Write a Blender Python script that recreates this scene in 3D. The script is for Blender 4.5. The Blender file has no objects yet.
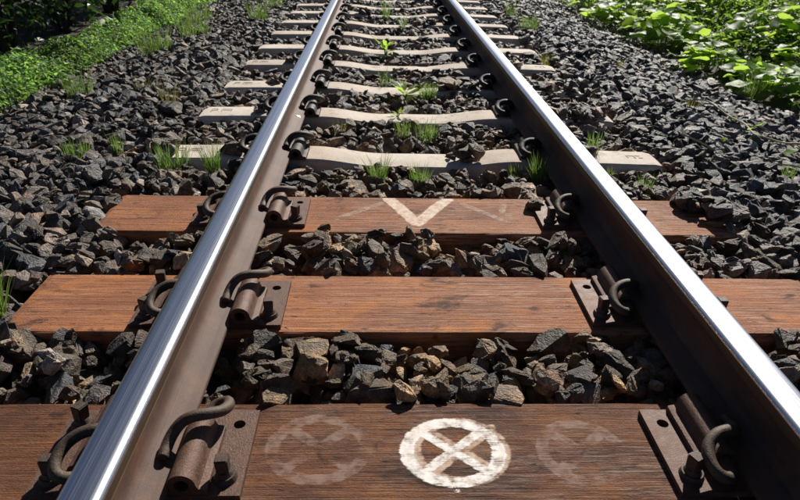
import bpy, bmesh, math, random
import numpy as np
from mathutils import Vector, Matrix

rng = np.random.default_rng(7)
random.seed(7)
scene = bpy.context.scene
C = scene.collection
R = math.radians

# ------------------------------------------------------------------ camera, sky, sun, exposure
CAM_X, CAM_Z, PITCH, YAW, ROLL = -0.1542, 0.8972, 0.48411, 0.04146, 0.02704
fw = Vector((math.sin(YAW)*math.cos(PITCH), math.cos(YAW)*math.cos(PITCH), -math.sin(PITCH)))
r0 = Vector((math.cos(YAW), -math.sin(YAW), 0))
u0 = r0.cross(fw)
rv = math.cos(ROLL)*r0 + math.sin(ROLL)*u0
uv = -math.sin(ROLL)*r0 + math.cos(ROLL)*u0
cam_d = bpy.data.cameras.new('camera')
cam = bpy.data.objects.new('camera', cam_d)
C.objects.link(cam)
cam.matrix_world = Matrix(((rv.x, uv.x, -fw.x, CAM_X), (rv.y, uv.y, -fw.y, 0), (rv.z, uv.z, -fw.z, CAM_Z), (0, 0, 0, 1)))
cam_d.sensor_width = 36
cam_d.lens = 28.8
cam_d.clip_start = 0.02
cam_d.clip_end = 2000
cam_d.dof.use_dof = True
cam_d.dof.focus_distance = 1.75
cam_d.dof.aperture_fstop = 9
scene.camera = cam

SUN = Vector((0.60, 1.38, 1.0)).normalized()          # towards the sun
EL = math.asin(SUN.z)
AZ = math.atan2(SUN.x, SUN.y)
w = bpy.data.worlds.new('World')
scene.world = w
w.use_nodes = True
nt = w.node_tree
sky = nt.nodes.new('ShaderNodeTexSky')
sky.sky_type = 'NISHITA'
sky.sun_disc = False
sky.sun_elevation = EL
sky.sun_rotation = AZ
sky.air_density = 0.45
sky.dust_density = 0.3
bg = nt.nodes['Background']
bg.inputs['Strength'].default_value = 0.05
nt.links.new(sky.outputs[0], bg.inputs['Color'])
sun_d = bpy.data.lights.new('sun', 'SUN')
sun_d.energy = 5.0
sun_d.angle = R(0.53)
sun_d.color = (1.0, 0.95, 0.87)
sun = bpy.data.objects.new('sun', sun_d)
C.objects.link(sun)
sun.rotation_euler = (-SUN).to_track_quat('-Z', 'Y').to_euler()
vs = scene.view_settings
vs.view_transform = 'Standard'
vs.look = 'None'
vs.exposure = 0.35
vs.gamma = 1.0
vs.use_curve_mapping = False

# ------------------------------------------------------------------ helpers
def tag(o, label=None, cat=None, group=None, kind=None):
    if label: o['label'] = label
    if cat: o['category'] = cat
    if group: o['group'] = group
    if kind: o['kind'] = kind
    return o

def link(name, me, parent=None, mats=()):
    o = bpy.data.objects.new(name, me)
    C.objects.link(o)
    if parent: o.parent = parent
    for m in mats:
        if m.name not in [x.name for x in me.materials if x]: me.materials.append(m)
    return o

def empty(name, loc=(0, 0, 0)):
    o = bpy.data.objects.new(name, None)
    o.empty_display_size = .05
    C.objects.link(o)
    o.location = loc
    return o

def bm_obj(name, bm, mat, parent=None, smooth=False):
    me = bpy.data.meshes.new(name)
    bm.normal_update()
    bm.to_mesh(me)
    bm.free()
    if smooth:
        for p in me.polygons: p.use_smooth = True
    return link(name, me, parent, [mat])

def mesh_np(name, V, F, color=None, smooth=False):
    """V (n,3); F (m,k) with one face size, or a list of index lists"""
    me = bpy.data.meshes.new(name)
    V = np.asarray(V, dtype=np.float32)
    if isinstance(F, np.ndarray):
        k = F.shape[1]
        lt = np.full(len(F), k, dtype=np.int32)
        li = F.astype(np.int32).ravel()
    else:
        lt = np.array([len(f) for f in F], dtype=np.int32)
        li = np.concatenate([np.asarray(f, dtype=np.int32) for f in F])
    me.vertices.add(len(V))
    me.vertices.foreach_set('co', V.ravel())
    me.loops.add(len(li))
    me.loops.foreach_set('vertex_index', li)
    me.polygons.add(len(lt))
    ls = np.concatenate([[0], np.cumsum(lt)[:-1]]).astype(np.int32)
    me.polygons.foreach_set('loop_start', ls)
    me.polygons.foreach_set('loop_total', lt)
    if smooth: me.polygons.foreach_set('use_smooth', np.ones(len(lt), dtype=bool))
    else: me.polygons.foreach_set('use_smooth', np.zeros(len(lt), dtype=bool))
    me.update(calc_edges=True)
    if color is not None:
        a = me.color_attributes.new('tint', 'FLOAT_COLOR', 'POINT')
        col = np.ones((len(V), 4), dtype=np.float32)
        col[:, :3] = color
        a.data.foreach_set('color', col.ravel())
    return me

def box_bm(bm, x0, x1, y0, y1, z0, z1, bev=0.0, seg=2):
    r = bmesh.ops.create_cube(bm, size=1)
    vsv = r['verts']
    bmesh.ops.scale(bm, vec=(x1-x0, y1-y0, z1-z0), verts=vsv)
    bmesh.ops.translate(bm, vec=((x0+x1)/2, (y0+y1)/2, (z0+z1)/2), verts=vsv)
    if bev:
        es = list({e for v in vsv for e in v.link_edges})
        bmesh.ops.bevel(bm, geom=es, offset=bev, segments=seg, affect='EDGES')

def catmull(P, n=8):
    P = [Vector(p) for p in P]
    P = [P[0]*2-P[1]] + P + [P[-1]*2-P[-2]]
    out = []
    for i in range(1, len(P)-2):
        for k in range(n):
            t = k/n
            a, b, c, d = P[i-1], P[i], P[i+1], P[i+2]
            out.append(.5*((2*b)+(c-a)*t+(2*a-5*b+4*c-d)*t*t+(3*b-a-3*c+d)*t*t*t))
    out.append(P[-2])
    return out

def tube(path, rad, seg=12):
    """V, F of a tube with closed ends; rad is a number or a list"""
    V, F = [], []
    n = len(path)
    nrm = None
    for i, p in enumerate(path):
        t = (path[min(i+1, n-1)] - path[max(i-1, 0)]).normalized()
        if nrm is None:
            nrm = t.orthogonal().normalized()
        nrm = (nrm - t*nrm.dot(t)).normalized()
        b = t.cross(nrm)
        r = rad if isinstance(rad, (int, float)) else rad[i]
        for k in range(seg):
            a = 2*math.pi*k/seg
            q = p + (nrm*math.cos(a)+b*math.sin(a))*r
            V.append(tuple(q))
    for i in range(n-1):
        for k in range(seg):
            k2 = (k+1) % seg
            F.append((i*seg+k, i*seg+k2, (i+1)*seg+k2, (i+1)*seg+k))
    F.append(tuple(range(seg-1, -1, -1)))
    F.append(tuple((n-1)*seg+k for k in range(seg)))
    return V, F

def value_noise(x, y, seed=0):
    """smooth 2-d noise in 0..1 for arrays"""
    def h(i, j):
        n = (i.astype(np.int64)*374761393 + j.astype(np.int64)*668265263 + seed*974711) & 0x7fffffff
        n = ((n ^ (n >> 13)) * 1274126177) & 0x7fffffff
        return ((n ^ (n >> 16)) & 0xffff)/65535.0
    x = np.asarray(x, float); y = np.asarray(y, float)
    i, j = np.floor(x), np.floor(y)
    u, v = x-i, y-j
    u = u*u*(3-2*u); v = v*v*(3-2*v)
    return (h(i, j)*(1-u)+h(i+1, j)*u)*(1-v)+(h(i, j+1)*(1-u)+h(i+1, j+1)*u)*v

# ------------------------------------------------------------------ materials
class NT:
    def __init__(s, name):
        s.m = bpy.data.materials.new(name)
        s.m.use_nodes = True
        s.t = s.m.node_tree
        s.b = s.t.nodes['Principled BSDF']
        s.out = s.t.nodes['Material Output']
    def n(s, typ, **kw):
        x = s.t.nodes.new(typ)
        for k, v in kw.items():
            if k.startswith('i_'):
                x.inputs[k[2:].replace('_', ' ')].default_value = v
            else: setattr(x, k, v)
        return x
    def l(s, a, b): s.t.links.new(a, b)
    def coord(s, scale=(1, 1, 1), rand=False, which='Object'):
        tc = s.n('ShaderNodeTexCoord')
        mp = s.n('ShaderNodeMapping')
        mp.inputs['Scale'].default_value = scale
        s.l(tc.outputs[which], mp.inputs['Vector'])
        if rand:
            oi = s.n('ShaderNodeObjectInfo')
            mu = s.n('ShaderNodeMath', operation='MULTIPLY'); mu.inputs[1].default_value = 57.3
            s.l(oi.outputs['Random'], mu.inputs[0])
            s.l(mu.outputs[0], mp.inputs['Location'])
        return mp.outputs[0]
    def noise(s, vec, scale, detail=4, rough=.55, dist=0):
        x = s.n('ShaderNodeTexNoise')
        x.inputs['Scale'].default_value = scale
        x.inputs['Detail'].default_value = detail
        x.inputs['Roughness'].default_value = rough
        x.inputs['Distortion'].default_value = dist
        s.l(vec, x.inputs['Vector'])
        return x.outputs['Fac']
    def ramp(s, fac, stops):
        r = s.n('ShaderNodeValToRGB')
        e = r.color_ramp.elements
        while len(e) < len(stops): e.new(.5)
        for k, (p, c) in enumerate(stops):
            e[k].position = p
            e[k].color = c if len(c) == 4 else (*c, 1)
        s.l(fac, r.inputs[0])
        return r.outputs[0]
    def mix(s, a, b, fac, mode='MIX'):
        x = s.n('ShaderNodeMix', data_type='RGBA', blend_type=mode)
        for sock, v in ((x.inputs[6], a), (x.inputs[7], b), (x.inputs[0], fac)):
            if hasattr(v, 'is_output'): s.l(v, sock)
            else: sock.default_value = v if not isinstance(v, tuple) or len(v) == 4 else (*v, 1)
        return x.outputs[2]
    def math(s, op, a, b=None, clamp=False):
        x = s.n('ShaderNodeMath', operation=op, use_clamp=clamp)
        for k, v in enumerate((a, b)):
            if v is None: continue
            if hasattr(v, 'is_output'): s.l(v, x.inputs[k])
            else: x.inputs[k].default_value = v
        return x.outputs[0]
    def bump(s, h, strength, dist):
        x = s.n('ShaderNodeBump')
        x.inputs['Strength'].default_value = strength
        x.inputs['Distance'].default_value = dist
        s.l(h, x.inputs['Height'])
        s.l(x.outputs[0], s.b.inputs['Normal'])
        return x.outputs[0]
    def set(s, **kw):
        for k, v in kw.items():
            so = s.b.inputs[k.replace('_', ' ')]
            if hasattr(v, 'is_output'): s.l(v, so)
            else: so.default_value = v if not isinstance(v, tuple) or len(v) == 4 else (*v, 1)
        return s.m

def G(v): return (v, v, v)

def mat_stone():
    t = NT('crushed_stone')
    at = t.n('ShaderNodeAttribute', attribute_name='tint')
    v = t.coord()
    n3 = t.noise(v, 11, 4, .6)
    n1 = t.noise(v, 38, 5, .62)
    n2 = t.noise(v, 260, 3, .6)
    f = t.ramp(n1, [(.3, G(.45)), (.52, G(1.0)), (.72, G(2.0))])
    col = t.mix(at.outputs['Color'], f, 1.0, 'MULTIPLY')
    g = t.ramp(n2, [(.35, G(.6)), (.62, G(1.45))])
    col = t.mix(col, g, 1.0, 'MULTIPLY')
    col = t.mix(col, t.mix(col, (1.22, .97, .8, 1), 1.0, 'MULTIPLY'), t.ramp(n3, [(.42, G(0)), (.62, G(1))]))
    h = t.math('ADD', t.math('MULTIPLY', n1, 1.0), t.math('MULTIPLY', n2, .35))
    t.bump(h, 1.0, .016)
    t.set(Base_Color=col, Roughness=t.ramp(n2, [(.3, G(.4)), (.7, G(.68))]))
    t.b.inputs['Specular IOR Level'].default_value = .5
    return t.m

def mat_bed():
    t = NT('ballast_dust')
    v = t.coord()
    n = t.noise(v, 60, 5, .65)
    t.bump(n, 1, .02)
    return t.set(Base_Color=t.ramp(n, [(.3, G(.012)), (.7, (.05, .045, .04))]), Roughness=.9)

def mat_soil():
    t = NT('dark_soil')
    v = t.coord()
    n = t.noise(v, 3, 6, .65)
    t.bump(n, .8, .03)
    return t.set(Base_Color=t.ramp(n, [(.3, (.018, .014, .009)), (.7, (.055, .045, .028))]), Roughness=.95)

def mat_timber(name, tone, grey, sat, dark):
    t = NT(name)
    v = t.coord((1.0, 26, 26), rand=True)
    vf = t.coord((2.4, 150, 150), rand=True)
    vb = t.coord((1, 1, 1), rand=True)
    v0 = t.coord()
    grain = t.noise(v, 2.6, 7, .62, .5)
    fine = t.noise(vf, 2.0, 5, .65, .25)
    blot = t.noise(vb, 7, 5, .6)
    big = t.noise(vb, 2.1, 3, .5)
    mid = t.noise(t.coord((5, 70, 70), rand=True), 2.2, 6, .7, .4)
    sx = t.n('ShaderNodeSeparateXYZ'); t.l(v0, sx.inputs[0])
    side = t.math('ADD', t.math('MULTIPLY', sx.outputs[0], .8), .55, True)      # one half lies more bleached than the other
    col = t.ramp(grain, [(.25, (.095, .036, .02)), (.42, (.175, .07, .036)), (.58, (.25, .105, .052)), (.8, (.33, .16, .09))])
    # dark purple-brown patches where the old coating survives
    patch = t.noise(t.coord((1.0, 3.2, 3.2), rand=True), 3.1, 8, .68, .3)
    col = t.mix(col, (.075, .036, .028, 1), t.ramp(patch, [(.44, G(0)), (.56, G(dark))]))
    # orange rust wash
    d = t.math('ABSOLUTE', t.math('SUBTRACT', t.math('ABSOLUTE', sx.outputs[0]), .566))
    near = t.math('SUBTRACT', 1.0, t.math('DIVIDE', d, .45), True)
    stain = t.math('MULTIPLY', near, t.ramp(big, [(.36, G(.1)), (.62, G(1))]), True)
    col = t.mix(col, (.34, .12, .032, 1), t.math('MULTIPLY', stain, sat))
    # pale scuffs, broken streaks along the grain
    wv = t.math('MULTIPLY', t.ramp(blot, [(.36, G(.25)), (.62, G(1))]), t.ramp(mid, [(.46, G(0)), (.60, G(1))]))
    col = t.mix(col, (.38, .27, .21, 1), t.math('MULTIPLY', t.math('MULTIPLY', wv, grey), t.math('ADD', side, .2, True)))
    # dark weather cracks along the grain
    crack = t.ramp(fine, [(.36, G(1)), (.46, G(0))])
    crack = t.math('MULTIPLY', crack, t.ramp(mid, [(.35, G(1)), (.6, G(.3))]))
    col = t.mix(col, (.022, .011, .008, 1), t.math('MULTIPLY', crack, .55+.4*dark))
    # small specks: pale ones are glints painted into the colour, dark ones grit
    gn = t.noise(t.coord((60, 170, 170), rand=True), 3.0, 3, .6)
    col = t.mix(col, (.45, .33, .26, 1), t.ramp(gn, [(.64, G(0)), (.74, G(.55))]))
    col = t.mix(col, (.02, .011, .009, 1), t.ramp(gn, [(.27, G(.8)), (.37, G(0))]))
    nick = t.ramp(t.noise(t.coord((12, 55, 55), rand=True), 2.0, 3, .5), [(.29, G(1)), (.35, G(0))])
    col = t.mix(col, (.02, .011, .009, 1), t.math('MULTIPLY', nick, .8))
    tar = t.noise(t.coord((1.6, 2.6, 2.6), rand=True), 6.5, 5, .6, .6)
    col = t.mix(col, (.028, .018, .015, 1), t.ramp(tar, [(.60, G(0)), (.68, G(.75))]))
    rust = t.noise(t.coord((1.3, 2.2, 2.2), rand=True), 4.4, 6, .65, .5)
    col = t.mix(col, (.33, .13, .04, 1), t.ramp(rust, [(.54, G(0)), (.66, G(.55))]))
    col = t.mix(col, G(tone), 1.0, 'MULTIPLY')
    fine = t.math('ADD', fine, t.math('MULTIPLY', gn, .6))
    h = t.math('ADD', t.math('MULTIPLY', grain, .6), t.math('MULTIPLY', fine, .9))
    t.bump(h, .9, .0075)
    t.set(Base_Color=col, Roughness=t.ramp(fine, [(.3, G(.85)), (.7, G(.6))]))
    t.b.inputs['Specular IOR Level'].default_value = .14
    return t.m

def mat_concrete():
    t = NT('weathered_concrete')
    v = t.coord(rand=True)
    n = t.noise(v, 5, 6, .6)
    f = t.noise(v, 120, 3, .6)
    v0 = t.coord()
    sx = t.n('ShaderNodeSeparateXYZ'); t.l(v0, sx.inputs[0])
    d = t.math('ABSOLUTE', t.math('SUBTRACT', t.math('ABSOLUTE', sx.outputs[0]), .45))
    near = t.math('SUBTRACT', 1.0, t.math('DIVIDE', d, .3), True)
    col = t.ramp(n, [(.25, (.42, .34, .27)), (.5, (.62, .54, .45)), (.75, (.72, .65, .57))])
    col = t.mix(col, (.42, .29, .2, 1), t.math('MULTIPLY', near, .4))
    col = t.mix(col, (.2, .15, .11, 1), t.ramp(f, [(.56, G(0)), (.75, G(.6))]))
    dirt = t.noise(v, 11, 6, .7, .4)
    col = t.mix(col, (.17, .115, .08, 1), t.ramp(dirt, [(.56, G(0)), (.70, G(.7))]))
    t.bump(t.math('ADD', n, f), .5, .004)
    return t.set(Base_Color=col, Roughness=.85)

def mat_iron(name, dark, lightc, rust, sp=.35):
    t = NT(name)
    v = t.coord(rand=True)
    n = t.noise(v, 45, 5, .65)
    f = t.noise(v, 420, 3, .6)
    col = t.ramp(n, [(.3, dark), (.62, lightc)])
    col = t.mix(col, (*rust, 1), t.ramp(f, [(.5, G(0)), (.72, G(.8))]))
    t.bump(t.math('ADD', t.math('MULTIPLY', n, .9), f), .6, .002)
    t.set(Base_Color=col, Roughness=t.ramp(n, [(.3, G(.5)), (.7, G(.72))]), Metallic=.25)
    return t.m

def mat_polish():
    t = NT('polished_running_steel')
    v = t.coord((130, .8, 130))
    n = t.noise(v, 1.6, 4, .6)
    v2 = t.coord((420, .5, 420))
    n2 = t.noise(v2, 1.4, 3, .6)
    h = t.math('ADD', n, t.math('MULTIPLY', n2, .6))
    t.bump(h, .3, .0010)
    col = t.ramp(n, [(.3, (.6, .61, .65)), (.7, (.8, .81, .85))])
    t.set(Base_Color=col, Metallic=1.0, Roughness=t.ramp(n2, [(.3, G(.22)), (.7, G(.34))]))
    return t.m

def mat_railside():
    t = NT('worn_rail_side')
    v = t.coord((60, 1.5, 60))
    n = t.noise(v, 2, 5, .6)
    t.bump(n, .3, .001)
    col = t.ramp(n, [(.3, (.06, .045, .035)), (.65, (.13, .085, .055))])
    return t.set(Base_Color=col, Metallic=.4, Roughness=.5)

def mat_lip():
    t = NT('rusty_rail_lip')
    v = t.coord((30, 4, 30))
    n = t.noise(v, 3, 4, .6)
    return t.set(Base_Color=t.ramp(n, [(.3, (.26, .13, .04)), (.7, (.45, .25, .08))]), Roughness=.6)

def mat_web():
    t = NT('rusty_rail_web')
    v = t.coord()
    n = t.noise(v, 9, 6, .6)
    f = t.noise(v, 480, 3, .65)
    vs_ = t.coord((60, 2.0, 60))
    s = t.noise(vs_, 1.2, 4, .6)
    col = t.ramp(n, [(.3, (.068, .036, .026)), (.7, (.125, .072, .053))])
    col = t.mix(col, (.21, .13, .098, 1), t.ramp(f, [(.5, G(0)), (.75, G(.45))]))
    col = t.mix(col, (.07, .032, .02, 1), t.ramp(s, [(.5, G(0)), (.8, G(.6))]))
    rp = t.noise(t.coord((1, .5, 1)), 16, 6, .7, .4)
    col = t.mix(col, (.2, .085, .038, 1), t.ramp(rp, [(.5, G(0)), (.68, G(.6))]))
    col = t.mix(col, (.045, .028, .022, 1), t.ramp(rp, [(.3, G(.6)), (.44, G(0))]))
    t.bump(t.math('ADD', f, t.math('MULTIPLY', n, .5)), .45, .0012)
    t.set(Base_Color=col, Roughness=.68)
    t.b.inputs['Specular IOR Level'].default_value = .4
    return t.m

def mat_paint(name, c1, c2, wear, opac=1.0):
    """paint sheet: the geometry carries a 'cover' attribute, noise wears it through along the grain"""
    t = NT(name)
    at = t.n('ShaderNodeAttribute', attribute_name='cover')
    v = t.coord((7, 110, 110))
    n = t.noise(v, 3.0, 6, .72)
    v2 = t.coord()
    n2 = t.noise(v2, 45, 5, .65)
    h = t.math('ADD', t.math('MULTIPLY', n, .6), t.math('MULTIPLY', n2, .5))
    a = t.math('SUBTRACT', t.math('ADD', at.outputs['Fac'], t.math('MULTIPLY', h, wear)), wear*.9)
    al = t.math('MULTIPLY', t.ramp(a, [(.0, G(0)), (.3, G(1))]), opac)
    col = t.ramp(n2, [(.3, c1), (.62, c2)])
    t.set(Base_Color=col, Roughness=.7)
    t.b.inputs['Specular IOR Level'].default_value = .25
    t.bump(h, .2, .0005)
    tr = t.n('ShaderNodeBsdfTransparent')
    mx = t.n('ShaderNodeMixShader')
    t.l(al, mx.inputs[0]); t.l(tr.outputs[0], mx.inputs[1]); t.l(t.b.outputs[0], mx.inputs[2])
    t.l(mx.outputs[0], t.out.inputs['Surface'])
    return t.m

def mat_leaf(name, c1, c2, tr, trans=.45, rough=.45, spec=.5, joined=False):
    t = NT(name)
    at = t.n('ShaderNodeAttribute', attribute_name='tint')
    v = t.coord(rand=True)
    n = t.noise(v, 14, 4, .6)
    col = t.mix((*c1, 1), (*c2, 1), n)
    oi = t.n('ShaderNodeObjectInfo')
    k = t.math('ADD', t.math('MULTIPLY', oi.outputs['Random'], .5), .75)
    kc = t.n('ShaderNodeCombineColor')
    for i in range(3): t.l(k, kc.inputs[i])
    col = t.mix(col, kc.outputs[0], 1.0, 'MULTIPLY')
    # a 'tint' attribute exists on joined foliage only; white elsewhere
    tint = t.mix((1, 1, 1, 1), at.outputs['Color'], 1.0 if joined else 0.0)
    col = t.mix(col, tint, 1.0, 'MULTIPLY')
    t.set(Base_Color=col, Roughness=rough)
    t.b.inputs['Specular IOR Level'].default_value = spec
    tl = t.n('ShaderNodeBsdfTranslucent')
    tc = t.mix((*tr, 1), tint, 1.0, 'MULTIPLY')
    t.l(tc, tl.inputs['Color'])
    mx = t.n('ShaderNodeMixShader'); mx.inputs[0].default_value = trans
    t.l(t.b.outputs[0], mx.inputs[1]); t.l(tl.outputs[0], mx.inputs[2])
    t.l(mx.outputs[0], t.out.inputs['Surface'])
    return t.m

def mat_flat(name, c, rough=.7):
    t = NT(name)
    v = t.coord(rand=True)
    n = t.noise(v, 40, 4, .6)
    return t.set(Base_Color=t.mix(tuple(x*.6 for x in c), c, n), Roughness=rough)

M_stone = mat_stone(); M_bed = mat_bed(); M_soil = mat_soil(); M_TIM = [mat_timber('dark_weathered_timber', .95, .75, .45, .85), mat_timber('orange_brown_timber', 1.95, .5, .65, .3), mat_timber('scuffed_brown_timber', 1.75, .7, .5, .4)]; M_conc = mat_concrete()
M_plate = mat_iron('rusty_plate_iron', (.05, .026, .019), (.125, .066, .046), (.27, .14, .08))
M_clip = mat_iron('clip_steel', (.04, .027, .02), (.095, .066, .045), (.17, .115, .075))
M_bolt = mat_iron('bolt_iron', (.03, .02, .016), (.085, .055, .042), (.16, .09, .055))
M_dark = mat_iron('dark_clip_steel', (.016, .013, .012), (.04, .032, .027), (.08, .06, .05))
M_pol = mat_polish(); M_side = mat_railside(); M_lip = mat_lip(); M_web = mat_web()
M_white = mat_paint('white_paint', (.68, .55, .46), (.88, .85, .81), 1.8, .97)
M_faint = mat_paint('faded_paint', (.36, .22, .16), (.52, .37, .31), 1.85, .36)
M_pink = mat_paint('faded_orange_paint', (.5, .29, .19), (.66, .5, .38), 1.8, .85)
M_stroke = mat_paint('thin_worn_paint', (.42, .26, .18), (.6, .45, .36), 1.5, .5)
M_vee = mat_paint('pale_worn_paint', (.5, .3, .2), (.76, .62, .5), 1.45, .92)
M_stamp = mat_flat('stamp_ink', (.32, .27, .22), .8)
M_grass = mat_leaf('grass_blade', (.07, .125, .028), (.12, .2, .045), (.24, .38, .07), .42, .55, .3)
M_dry = mat_leaf('dry_grass', (.13, .12, .04), (.2, .18, .05), (.32, .3, .07), .4, .6, .3)
M_broad = mat_leaf('broad_leaf', (.08, .18, .02), (.14, .26, .035), (.52, .76, .1), .58, .5, .25)
M_cover = mat_leaf('small_leaf', (.12, .225, .065), (.18, .31, .09), (.38, .66, .13), .48, .5, .35, True)
M_under = mat_leaf('undergrowth_leaf', (.05, .10, .02), (.09, .16, .03), (.3, .5, .06), .45, .5, .3, True)
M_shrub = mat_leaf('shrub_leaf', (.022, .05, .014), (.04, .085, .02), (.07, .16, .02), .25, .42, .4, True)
M_stem = mat_flat('green_stem', (.14, .17, .06), .6)
M_runner = mat_flat('pale_runner_stem', (.5, .46, .26), .6)
M_bark = mat_flat('bark', (.06, .045, .033), .9)

# ------------------------------------------------------------------ the setting
def ground_level(x):
    a = np.abs(x)
    t = np.clip((a-1.38)/1.25, 0, 1)
    return 0.0 - .225*t*t*(3-2*t)*.5 - .225*t*.5

bm = bmesh.new()
N = 60
gv = {}
xs = [-900, -60, -12, -6] + list(np.linspace(-3.4, 3.4, 35)) + [6, 12, 60, 900]
ys = [-900, -60, -6, -1, 0] + list(np.linspace(.5, 13, 26)) + [20, 60, 900]
for i, x in enumerate(xs):
    for j, y in enumerate(ys):
        z = -.27 if abs(x) < 2.6 else -.225 - .02*math.sin(x*3+y*2) + .05*min(1, max(0, (abs(x)-3)/2))
        gv[i, j] = bm.verts.new((x, y, z))
for i in range(len(xs)-1):
    for j in range(len(ys)-1):
        bm.faces.new((gv[i, j], gv[i+1, j], gv[i+1, j+1], gv[i, j+1]))
g = bm_obj('ground', bm, M_soil, smooth=True)
tag(g, 'dark soil ground beside the railway track', 'ground', kind='structure')

# ballast bed core under the stones
bm = bmesh.new()
gv = {}
xs = np.linspace(-2.66, 2.66, 48)
ys = np.linspace(-6, 30, 120)
for i, x in enumerate(xs):
    for j, y in enumerate(ys):
        edge = min(1, (2.66-abs(x))/.3)
        gv[i, j] = bm.verts.new((x, y, float(ground_level(x))-.115 - .06*(1-edge)))
for i in range(len(xs)-1):
    for j in range(len(ys)-1):
        bm.faces.new((gv[i, j], gv[i+1, j], gv[i+1, j+1], gv[i, j+1]))
bed = bm_obj('ballast_bed', bm, M_bed)
tag(bed, 'bed of crushed dark stone carrying the track', 'ballast', kind='structure')

# ------------------------------------------------------------------ rails
HALF = .5335                       # half gauge, to the inner side of the heads
RC = HALF + .0325                  # rail centre line
RB = .018                          # underside of the rail foot
TIM = [(.75, 1.025), (1.275, 1.55), (1.82, 2.108)]
CONC = [2.642, 3.255, 3.822, 4.428, 5.0, 5.62, 6.225, 6.84, 7.43, 8.036, 8.64, 9.24, 9.84, 10.44]   # far edges
CW = .172

def extrude_profile(name, prof, y0, y1, mats, parent, closed=False, ny=40, slots=None, smooth=False):
    ys = np.linspace(y0, y1, ny)
    n = len(prof)
    V, F, S = [], [], []
    for y in ys:
        for (x, z) in prof: V.append((x, y, z))
    m = n if closed else n-1
    for j in range(ny-1):
        for k in range(m):
            k2 = (k+1) % n
            F.append((j*n+k, (j+1)*n+k, (j+1)*n+k2, j*n+k2)); S.append(slots[k] if slots else 0)
    if closed:
        F.append(tuple(range(n))); F.append(tuple((ny-1)*n+k for k in range(n-1, -1, -1))); S += [0, 0]
    me = bpy.data.meshes.new(name)
    me.from_pydata(V, [], F)
    for p, s in zip(me.polygons, S):
        p.material_index = s
        p.use_smooth = smooth
    for mt in mats: me.materials.append(mt)
    o = bpy.data.objects.new(name, me)
    C.objects.link(o)
    o.parent = parent
    return o

def rail(sx, label):
    root = empty('rail', (sx*RC, 0, RB))
    tag(root, label, 'rail', 'rails of the track')
    # head: left lower lip, over the top, to the right lower lip
    half = [(0, .1530), (.006, .15296), (.011, .15282), (.016, .15252), (.0205, .1520), (.0243, .15105), (.0272, .1496), (.0296, .1474), (.0314, .1446), (.0323, .1415), (.0325, .138)]
    left = [(-x, z) for x, z in reversed(half)]
    head = [(-.0305, .1165), (-.0322, .1185), (-.0326, .122)] + left + half[1:] + [(.0326, .122), (.0322, .1185), (.0305, .1165)]
    sl = []
    for k in range(len(head)):
        a, b = head[k], head[(k+1) % len(head)]
        mz = (a[1]+b[1])/2; mx = abs(a[0]+b[0])/2
        if mz > .1425 and k < len(head)-1: sl.append(0)
        elif mz > .1205 and k < len(head)-1: sl.append(1)
        else: sl.append(2)
    extrude_profile('head', head, -3, 16, [M_pol, M_side, M_lip if sx < 0 else M_side], root, True, 60, sl, True).data.set_sharp_from_angle(angle=R(40))  # right lip gets the darker steel: shade of that side put into its colour
    web = [(-.0285, .1164), (-.014, .1105), (-.0095, .104), (-.0078, .095), (-.0075, .07), (-.0078, .05), (-.0095, .040), (-.0135, .0325), (-.020, .0275)]
    webp = web + [(-x, z) for x, z in reversed(web)]
    extrude_profile('web', webp, -3, 16, [M_web], root, True, 60, None, True).data.set_sharp_from_angle(angle=R(50))
    foot = [(-.0625, 0), (-.0637, .003), (-.0637, .0095), (-.062, .0118), (-.045, .0172), (-.0205, .0272)]
    footp = foot + [(-x, z) for x, z in reversed(foot)]
    extrude_profile('foot', footp, -3, 16, [M_web], root, True, 60).data
    return root

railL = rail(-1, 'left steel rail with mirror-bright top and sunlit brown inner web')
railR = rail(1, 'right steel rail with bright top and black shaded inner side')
# weld upset on the left rail
bm = bmesh.new()
bmesh.ops.create_uvsphere(bm, u_segments=16, v_segments=10, radius=1)
bmesh.ops.scale(bm, vec=(.017, .013, .004), verts=bm.verts)
wv = bm_obj('weld_bead', bm, M_pol, railL, True)
wv.location = (.036, 2.98, .0205)
wv.rotation_euler = (0, R(20), 0)

# ------------------------------------------------------------------ fastenings (built once; local x across the rail, origin at the rail centre on the sleeper)
CLIP = [(.0855, -.06, .033), (.0855, .0, .033), (.0855, .05, .033), (.090, .080, .035), (.104, .096, .041), (.123, .094, .049), (.131, .072, .058),
        (.124, .046, .068), (.105, .029, .0765), (.082, .020, .0785), (.062, .012, .072), (.048, -.004, .059), (.042, -.026, .048), (.042, -.05, .0445)]
def clip_mesh(name, sc=1.0, rad=.0110):
    path = catmull([(x, y*sc, z) for x, y, z in CLIP], 7)
    n = len(path)
    rr = [rad]*n
    for k in range(4): rr[-1-k] = rad*(.86+.035*k)
    V, F = tube(path, rr, 12)
    me = bpy.data.meshes.new(name)
    me.from_pydata(V, [], F)
    for p in me.polygons: p.use_smooth = len(p.vertices) == 4
    return me

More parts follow.
